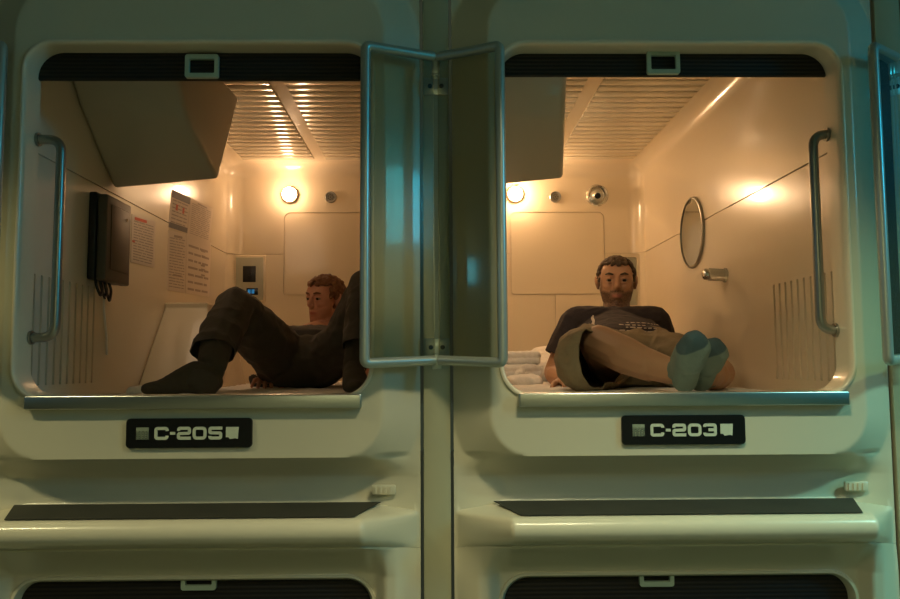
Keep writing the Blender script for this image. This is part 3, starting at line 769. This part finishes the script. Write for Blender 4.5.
def face_paint(c, R, s, extra=None):
    Ri = R.inverted()
    def f(co):
        p = (Ri @ (co - V(*c))) / s; x, y, z = p
        if abs(x) > .13 or abs(z) > .17 or abs(y) > .16: return (0, 0, 0)
        lip = math.exp(-((x / .022) ** 4)) * math.exp(-(((z + .053) / .009) ** 2)) if y > .07 else 0
        b = sm(-.030, -.048, z - .25 * max(0, abs(x) - .02)) * sm(.0, .03, y + .02) * sm(-.135, -.115, z)
        side = sm(.052, .066, abs(x)) * sm(-.03, .01, y) * sm(.03, .0, z) * (1 - sm(.05, .08, y)) * .8
        must = math.exp(-(((z + .036) / .007) ** 2)) * sm(.032, .026, abs(x)) * (1 if y > .06 else 0)
        beard = max(b, side, must) * (1 - lip)
        return (min(1, beard), min(1, lip), 0)
    return f
def face_bits(body, q, B, s, R, hair, hairpts, brow):
    for k in (-1, 1):
        bm = bmesh.new(); bmesh.ops.create_uvsphere(bm, u_segments=16, v_segments=12, radius=.0122 * s, matrix=Matrix.Translation(q(k * .031, .0725, .014)))
        e = obj('eye', bm, 'eye', body)
        bm = bmesh.new(); bmesh.ops.create_uvsphere(bm, u_segments=14, v_segments=10, radius=.0090 * s, matrix=Matrix.Translation(q(k * .031, .0772, .013)))
        obj('iris', bm, 'iris', e)
        blob('eyelid', [[B(k * .018, .080, .019, .0042), B(k * .031, .0845, .0215, .0052), B(k * .044, .075, .019, .0042)], [B(k * .019, .078, .004, .0036), B(k * .031, .082, .002, .0042), B(k * .043, .074, .004, .0036)]], body.data.materials[0].name and 'skin_a' if brow == 'hair_brown' else 'skin_b', body, .0018, 1)
        blob('eyebrow', [[B(k * .016, .0895, .036, .0034), B(k * .032, .0885, .041, .0042), B(k * .046, .0745, .037, .003)]], brow, body, .0018, 1)
    o = blob('hair', hairpts, hair, body, .0035, 1, (.002, 90)); return o
def hair_cloud(B, mode, rnd):
    H = []
    for i in range(900):
        z = rnd.uniform(-1, 1); a = rnd.uniform(0, 2 * math.pi); r = math.sqrt(1 - z * z); d = Vector((r * math.cos(a), r * math.sin(a), z))
        x, y, zz = d.x * .078, -.006 + d.y * .093, .040 + d.z * .078
        line = .075 if d.y > .55 else (.075 - (.55 - d.y) * .12 if d.y > .0 else -.03)
        if abs(d.x) > .62 and d.y < .45: line = min(line, .010)
        if zz < line: continue
        k = .007 if mode == 'short' else rnd.uniform(.006, .011)
        g = 1.0 if mode == 'short' else rnd.uniform(.98, 1.07)
        H.append([B(x * g, -.006 + (y + .006) * g, .04 + (zz - .04) * g, k)])
    return H
def fingers(w, fwd, pn, side, curl=.35):
    """hand hulls: w wrist, fwd direction, pn palm normal, side +1/-1 where the thumb is"""
    f = Vector(fwd).normalized(); pn = Vector(pn); pn = (pn - f * pn.dot(f)).normalized(); r = f.cross(pn) * side; w = V(*w)
    K = [w + f * .088 + r * (.030 - .021 * i) - pn * (.002 * abs(i - 1.3)) for i in range(4)]
    H = [[(w, .021), (w + r * .012 + f * .02, .018), (w - r * .012 + f * .02, .017), (K[0], .0115), (K[1], .0118), (K[2], .0112), (K[3], .0105)]]
    for i, L in enumerate((.070, .079, .073, .057)):
        d = (f + r * (.10 - .07 * i)).normalized(); p = K[i]; rad = .0092 - .0006 * (i == 3) * 2
        for sgm, (fr, cu) in enumerate(((.45, curl * .8), (.30, curl * 1.6), (.25, curl * 2.2))):
            dd = (d * math.cos(cu) + pn * math.sin(cu)).normalized(); p2 = p + dd * L * fr
            H.append([(p, rad), (p2, rad * .93)]); p = p2; rad *= .93
    b = w + f * .025 + r * .022; d = (f * .6 + r * .75 + pn * .25).normalized(); m = b + d * .042; H.append([(b, .014), (m, .0115)])
    d2 = (f * .85 + r * .4 + pn * .3).normalized(); H.append([(m, .0115), (m + d2 * .03, .0095)]); H.append([(m + d2 * .03, .0098), (m + d2 * .052, .0078)])
    return H
def foot(heel, toe, up, grow=0, ankle=None, thin=0):
    """heel and toe are points on the centre line just above the sole; up points to the instep"""
    h = V(*heel); t = V(*toe); f = (t - h).normalized(); u = Vector(up); u = (u - f * u.dot(f)).normalized(); r = f.cross(u); L = (t - h).length
    g = grow - thin
    H = [[(h, .032 + g), (h + u * .035 + f * .02, .033 + g), (h + f * L * .45 + u * .012 + r * .01, .030 + g), (h + f * L * .45 + u * .012 - r * .01, .030 + g)],
         [(h + f * L * .40 + u * .030, .031 + g), (h + f * L * .25 + u * .040, .034 + g), (h + f * L * .78 + r * .021, .024 + g), (h + f * L * .78 - r * .021, .024 + g), (h + f * L * .45 + r * .01, .03 + g), (h + f * L * .45 - r * .01, .03 + g)],
         [(h + f * L * .78 + r * .021, .024 + g), (h + f * L * .78 - r * .021, .024 + g), (t + r * .015, .016 + g), (t - r * .015 - f * .012, .015 + g), (t + u * .004, .016 + g)]]
    if ankle: H.append([(h + u * .035 + f * .022, .034 + g), (V(*ankle), .039 + g)])
    return H
def P3(*a): return V(*a)

# --- man in shorts, right capsule
hc = (.810, 1.60, .358); R = frame((-.20, -1, -.03), (.02, 0, 1)); s = 1.06
HH, q, B = head_parts(hc, R, s, 1.06)
body = list(HH)
body += [[(P3(.795, 1.545, .20), .062), (q(0, -.01, -.05), .058)],
         [(P3(.765, 1.46, .175), .075), (P3(.62, 1.44, .15), .052), (P3(.91, 1.44, .15), .052), (P3(.795, 1.53, .20), .055)],
         [(P3(.69, 1.38, .09), .10), (P3(.84, 1.38, .09), .10), (P3(.765, 1.46, .15), .09), (P3(.69, 1.12, .03), .095), (P3(.81, 1.12, .03), .095)],
         [(P3(.67, 1.06, .02), .10), (P3(.82, 1.06, .02), .10)],
         # arms
         [(P3(.587, 1.44, .17), .050), (P3(.495, 1.43, -.03), .040)], [(P3(.495, 1.43, -.036), .040), (P3(.485, 1.30, -.046), .040), (P3(.50, 1.18, -.055), .027)],
         [(P3(.943, 1.44, .17), .050), (P3(1.01, 1.45, -.03), .040)], [(P3(1.01, 1.45, -.036), .040), (P3(1.015, 1.32, -.046), .040), (P3(1.0, 1.20, -.055), .027)],
         # legs
         [(P3(.66, 1.06, .02), .09), (P3(.545, .72, .070), .064)], [(P3(.545, .72, .070), .064), (P3(.540, .66, .070), .060)],
         [(P3(.540, .66, .070), .060), (P3(.598, .57, .030), .061), (P3(.655, .49, -.005), .050)], [(P3(.61, .56, .020), .058), (P3(.722, .40, -.030), .037)],
         [(P3(.82, 1.06, .02), .09), (P3(.94, .84, -.025), .058)], [(P3(.94, .84, -.025), .056), (P3(.92, .66, -.035), .055), (P3(.88, .55, -.035), .045)], [(P3(.925, .64, -.03), .052), (P3(.825, .46, -.035), .037)]]
body += fingers((.50, 1.175, -.058), (.1, -1, -.12), (0, 0, -1), -1, .18) + fingers((1.0, 1.195, -.058), (-.15, -1, -.12), (0, 0, -1), 1, .18)
F1 = dict(heel=(.722, .350, -.048), toe=(.716, .215, .070)); F2 = dict(heel=(.792, .42, -.048), toe=(.800, .305, .052))
body += foot(**F1, up=(-.05, .5, 1)) + foot(**F2, up=(0, .5, 1))
man = blob('person', body, 'skin_a', None, .0034, 3, paint=face_paint(hc, R, s))
tag(man, 'bearded man in dark T-shirt, khaki shorts and teal socks reclining in C-203', 'person')
face_bits(man, q, B, s, R, 'hair_brown', hair_cloud(B, 'short', random.Random(4)), 'hair_brown')
sh = [[(P3(.780, 1.46, .155), .083), (P3(.60, 1.44, .182), .064), (P3(.935, 1.44, .182), .064)], [(P3(.800, 1.54, .178), .064), (P3(.775, 1.45, .150), .084), (P3(.70, 1.44, .15), .075), (P3(.83, 1.44, .15), .075)],
      [(P3(.685, 1.38, .09), .112), (P3(.845, 1.38, .09), .112), (P3(.765, 1.45, .14), .10), (P3(.685, 1.10, .04), .112), (P3(.81, 1.10, .04), .112)],
      [(P3(.588, 1.44, .178), .061), (P3(.528, 1.425, .04), .066), (P3(.498, 1.42, -.02), .068)], [(P3(.944, 1.44, .178), .061), (P3(.972, 1.44, .04), .063), (P3(.990, 1.44, -.02), .063)]]
shirt = blob('t_shirt', sh, 'shirt_dark', man, .0045, 2, (.0055, 13), cuts=[((.525, 1.425, EYE + .030), (-.45, 0, -.9), .14), ((.975, 1.44, EYE + .030), (.25, 0, -.95), .12), (P3(.800, 1.555, .222), (.05, .35, .95), .09)], solid=.003, seed=2)
so = [[(P3(.66, 1.10, .03), .115), (P3(.82, 1.10, .03), .115), (P3(.66, 1.04, .02), .105), (P3(.82, 1.04, .02), .105)],
      [(P3(.655, 1.06, .022), .112), (P3(.52, .80, .030), (.102, .10, .105)), (P3(.478, .60, .012), (.094, .09, .100))],
      [(P3(.825, 1.06, .022), .108), (P3(.925, .88, -.002), .082), (P3(.965, .78, -.015), .082)]]
shorts = blob('shorts', so, 'shorts', man, .0045, 2, (.011, 10), cuts=[((.478, .565, EYE + .03), (.80, -.58, .12), .27), ((.94, .87, EYE - .01), (.4, -1, 0), .25)], solid=.003, seed=9)
for nm, F, an, up in (('sock', F1, (.726, .42, -.030), (-.05, .6, 1)), ('sock', F2, (.835, .49, -.034), (0, .6, 1))):
    h = V(*F['heel']); tt = V(*F['toe']); fd = (tt - h).normalized(); Lf = (tt - h).length
    sk = blob(nm, foot(**F, up=up, grow=.0045, ankle=an), 'sock_blue', man, .0035, 3, (.0015, 40), paint=lambda c, h=h, fd=fd, Lf=Lf: (sm(.86, .90, (c - h).dot(fd) / Lf - (c - h).x * 2.5), 0, 0))
# print on the shirt, laid on the cloth
dg = bpy.context.evaluated_depsgraph_get(); bvh = BVHTree.FromObject(shirt, dg)
def on_shirt(x, h):
    hit = bvh.ray_cast(V(x, .6, h), Vector((0, 1, 0)))
    return hit[0] + hit[1] * .0025 if hit[0] else None
def strip(bm, x0, h0, x1, h1, w):
    n = 8; L = []
    d = Vector((x1 - x0, h1 - h0)).normalized(); nn = Vector((-d.y, d.x)) * w / 2
    for k in range(n + 1):
        x = x0 + (x1 - x0) * k / n; h = h0 + (h1 - h0) * k / n; a = on_shirt(x + nn.x, h + nn.y); b = on_shirt(x - nn.x, h - nn.y)
        if a is None or b is None or abs(a.y - b.y) > .10: L.append(None); continue
        L.append((bm.verts.new(a), bm.verts.new(b)))
    for a, b in zip(L, L[1:]):
        if a and b and abs(a[0].co.y - b[0].co.y) < .15: bm.faces.new((a[0], a[1], b[1], b[0]))
bm = bmesh.new(); strip(bm, .660, .205, .612, .135, .006)
if bm.faces: obj('shirt_print', bm, 'print', shirt, smooth=False)['label'] = 'pale vertical line on the chest'
bm = bmesh.new()
for k, (x0, x1, h) in enumerate(((.70, .80, .150), (.72, .90, .138), (.69, .86, .126), (.74, .88, .160), (.71, .82, .112))):
    x = x0; rnd = random.Random(k); bm = bmesh.new()
    while x < x1: w = rnd.uniform(.006, .022); strip(bm, x, h - .06 * (x - x0), min(x + w, x1), h - .06 * (x - x0), .004); x += w + .006
    if bm.faces: obj('shirt_print', bm, 'print', shirt, smooth=False)['label'] = 'faded line of pale chest print'

# --- man in long trousers, left capsule
hc = (-.506, 1.66, .291); R = frame((-.60, -.78, -.06), (.10, .05, 1)); s = .97
HH, q, B = head_parts(hc, R, s, .98)
body = list(HH)
body += [[(P3(-.505, 1.64, .15), .055), (q(0, -.01, -.05), .054)],
         [(P3(-.52, 1.54, .12), .08), (P3(-.655, 1.52, .10), .05), (P3(-.37, 1.56, .12), .05), (P3(-.505, 1.64, .15), .055)],
         [(P3(-.59, 1.48, .06), .10), (P3(-.45, 1.48, .06), .10), (P3(-.61, 1.25, .02), .095), (P3(-.47, 1.25, .02), .095)],
         [(P3(-.655, 1.52, .10), .05), (P3(-.715, 1.44, -.03), .040)], [(P3(-.715, 1.44, -.035), .043), (P3(-.70, 1.38, -.045), .040), (P3(-.685, 1.26, -.05), .027)],
         [(P3(-.37, 1.56, .12), .05), (P3(-.27, 1.50, -.03), .040)], [(P3(-.27, 1.50, -.035), .042), (P3(-.30, 1.28, -.055), .028)],
         [(P3(-.61, 1.22, .02), .09), (P3(-.715, .88, .21), .060)], [(P3(-.715, .88, .21), .056), (P3(-.735, .76, .11), .051), (P3(-.725, .60, -.01), .032)],
         [(P3(-.45, 1.22, .01), .08), (P3(-.335, 1.06, .105), .062)], [(P3(-.335, 1.06, .105), .062), (P3(-.258, .96, .286), .048)], [(P3(-.258, .96, .286), .048), (P3(-.262, .90, .16), .052), (P3(-.28, .76, -.02), .036)]]
body += fingers((-.684, 1.255, -.052), (.10, -1, -.08), (0, 0, -1), 1, .25) + fingers((-.30, 1.275, -.055), (-.2, -1, -.1), (0, 0, -1), 1, .25)
G1 = dict(heel=(-.712, .59, -.050), toe=(-.890, .50, -.070)); G2 = dict(heel=(-.29, .78, -.052), toe=(-.25, .56, -.068))
body += foot(**G1, up=(0, 0, 1), thin=.005) + foot(**G2, up=(0, 0, 1), thin=.005)
man2 = blob('person', body, 'skin_b', None, .0034, 3, paint=face_paint(hc, R, s))
tag(man2, 'curly-haired man in dark top and long dark trousers lying knees up in C-205', 'person')
face_bits(man2, q, B, s, R, 'hair_red', hair_cloud(B, 'curly', random.Random(8)), 'hair_red')
sh = [[(P3(-.52, 1.53, .10), .088), (P3(-.65, 1.51, .09), .060), (P3(-.375, 1.55, .11), .060)], [(P3(-.505, 1.62, .115), .064), (P3(-.52, 1.52, .10), .085)],
      [(P3(-.595, 1.48, .06), .112), (P3(-.445, 1.48, .06), .112), (P3(-.61, 1.22, .04), .115), (P3(-.47, 1.22, .04), .115)],
      [(P3(-.655, 1.52, .10), .060), (P3(-.700, 1.47, .0), .058), (P3(-.73, 1.42, -.05), .058)], [(P3(-.37, 1.56, .12), .060), (P3(-.285, 1.51, .0), .060), (P3(-.25, 1.48, -.05), .06)]]
blob('long_top', sh, 'shirt_grey', man2, .0045, 2, (.005, 13), cuts=[((-.703, 1.46, EYE + .0), (-.3, -.4, -.85), .11), ((-.275, 1.51, EYE - .01), (.45, -.3, -.85), .12), (P3(-.505, 1.63, .160), (0, .3, .95), .09)], solid=.003, seed=4)
tr = [[(P3(-.615, 1.26, .03), .115), (P3(-.465, 1.26, .03), .115), (P3(-.61, 1.18, .02), .105), (P3(-.47, 1.18, .02), .105)],
      [(P3(-.60, 1.20, .02), .112), (P3(-.66, 1.04, .10), .092), (P3(-.718, .885, .212), .068)],
      [(P3(-.718, .885, .212), .067), (P3(-.742, .78, .115), .066), (P3(-.752, .66, .020), .064), (P3(-.752, .58, -.045), .064)],
      [(P3(-.46, 1.20, .015), .100), (P3(-.345, 1.07, .105), .078)], [(P3(-.345, 1.07, .105), .078), (P3(-.255, .96, .290), .064)],
      [(P3(-.255, .96, .290), .066), (P3(-.252, .87, .13), .068), (P3(-.262, .80, .03), .068), (P3(-.262, .76, -.02), .068)]]
blob('trousers', tr, 'pants', man2, .0045, 2, (.009, 12), cuts=[((-.748, .695, EYE + .045), (.05, -.62, -.78), .17), ((-.278, .82, EYE + .065), (0, -.35, -.93), .17)], solid=.003, seed=14)
for F, mid, an in ((G1, (-.727, .61, .005), (-.737, .74, .095)), (G2, (-.28, .77, 0), (-.264, .86, .10))):
    blob('sock', foot(**F, up=(0, 0, 1), grow=.0045, thin=.005) + [[(V(F['heel'][0], F['heel'][1] + .01, F['heel'][2] + .035), .034), (V(*mid), .041), (V(*an), .058)]], 'sock_brown', man2, .0035, 3, (.002, 35))

# ------------------------------------------------------------------ corridor lights
def lamp(name, loc, rot, size, color, power, parent=None):
    L = bpy.data.lights.new(name, 'AREA'); L.shape = 'RECTANGLE'; L.size, L.size_y = size; L.color = color; L.energy = power
    o = bpy.data.objects.new(name, L); COL.objects.link(o); o.location = loc; o.rotation_euler = rot
    return o
def pendant_light(x, y, h, color, power, label):
    t = empty('pendant_light', V(x, y, h))
    bm = bmesh.new(); hbox(bm, x - .22, x + .22, y - .07, y + .07, h, h + .05, .01); obj('light_housing', bm, 'ceil', t)
    bm = bmesh.new(); cyl(bm, V(x, y, h + .045), (0, 0, 1), .008, 3.4 - EYE - h - .046); obj('hanging_rod', bm, 'steel', t)
    L = lamp('corridor_lamp', (x, y, h + EYE - .004), (0, 0, 0), (.40, .11), color, power); L.data.spread = math.radians(125)
    tag(t, label, 'pendant light')
pendant_light(-1.75, -.85, 1.06, (.95, .84, .46), 13, 'corridor pendant light left of the viewer, outside the photo')
pendant_light(.45, -.85, 1.06, (.95, .86, .52), 10, 'corridor pendant light in front of the viewer, outside the photo')
pendant_light(2.05, -.85, 1.06, (.30, .78, .66), 28, 'corridor pendant light right of the viewer, outside the photo')
pendant_light(.15, -2.4, 1.2, (.95, .86, .54), 26, 'added fill light on a pendant behind the viewer, outside the photo')  # added frontal fill to brighten the capsule fronts
lamp('corridor_lamp', (4.55, -2.2, EYE + 1.45), (0, math.radians(90), 0), (.7, .4), (.03, .60, 1.0), 26)
lamp('corridor_lamp', (-4.55, -2.2, EYE + .84), (0, math.radians(-90), 0), (.22, .09), (.1, .6, 1.0), 2.5)

w = bpy.data.worlds.new('dim_ambient'); scene.world = w; w.use_nodes = True
w.node_tree.nodes['Background'].inputs[0].default_value = (.30, .36, .22, 1); w.node_tree.nodes['Background'].inputs[1].default_value = .09

# ------------------------------------------------------------------ camera
cam = bpy.data.cameras.new('camera'); co = bpy.data.objects.new('camera', cam); COL.objects.link(co)
cam.sensor_width = 36; cam.lens = 36 * 806 / 900; cam.clip_start = .02
p = math.radians(4.65); yaw = math.radians(-.96); roll = math.radians(.3)
fw = Vector((-math.sin(yaw) * math.cos(p), math.cos(yaw) * math.cos(p), math.sin(p))); r = Vector((math.cos(yaw), math.sin(yaw), 0)); u = r.cross(fw)
r2 = r * math.cos(roll) - u * math.sin(roll); u2 = u * math.cos(roll) + r * math.sin(roll)
co.matrix_world = Matrix.Translation((0, -2, EYE)) @ Matrix((r2, u2, -fw)).transposed().to_4x4()
scene.camera = co
scene.view_settings.view_transform = 'Standard'; scene.view_settings.look = 'None'; scene.view_settings.gamma = 1
scene.view_settings.use_curve_mapping = False; scene.view_settings.exposure = 0
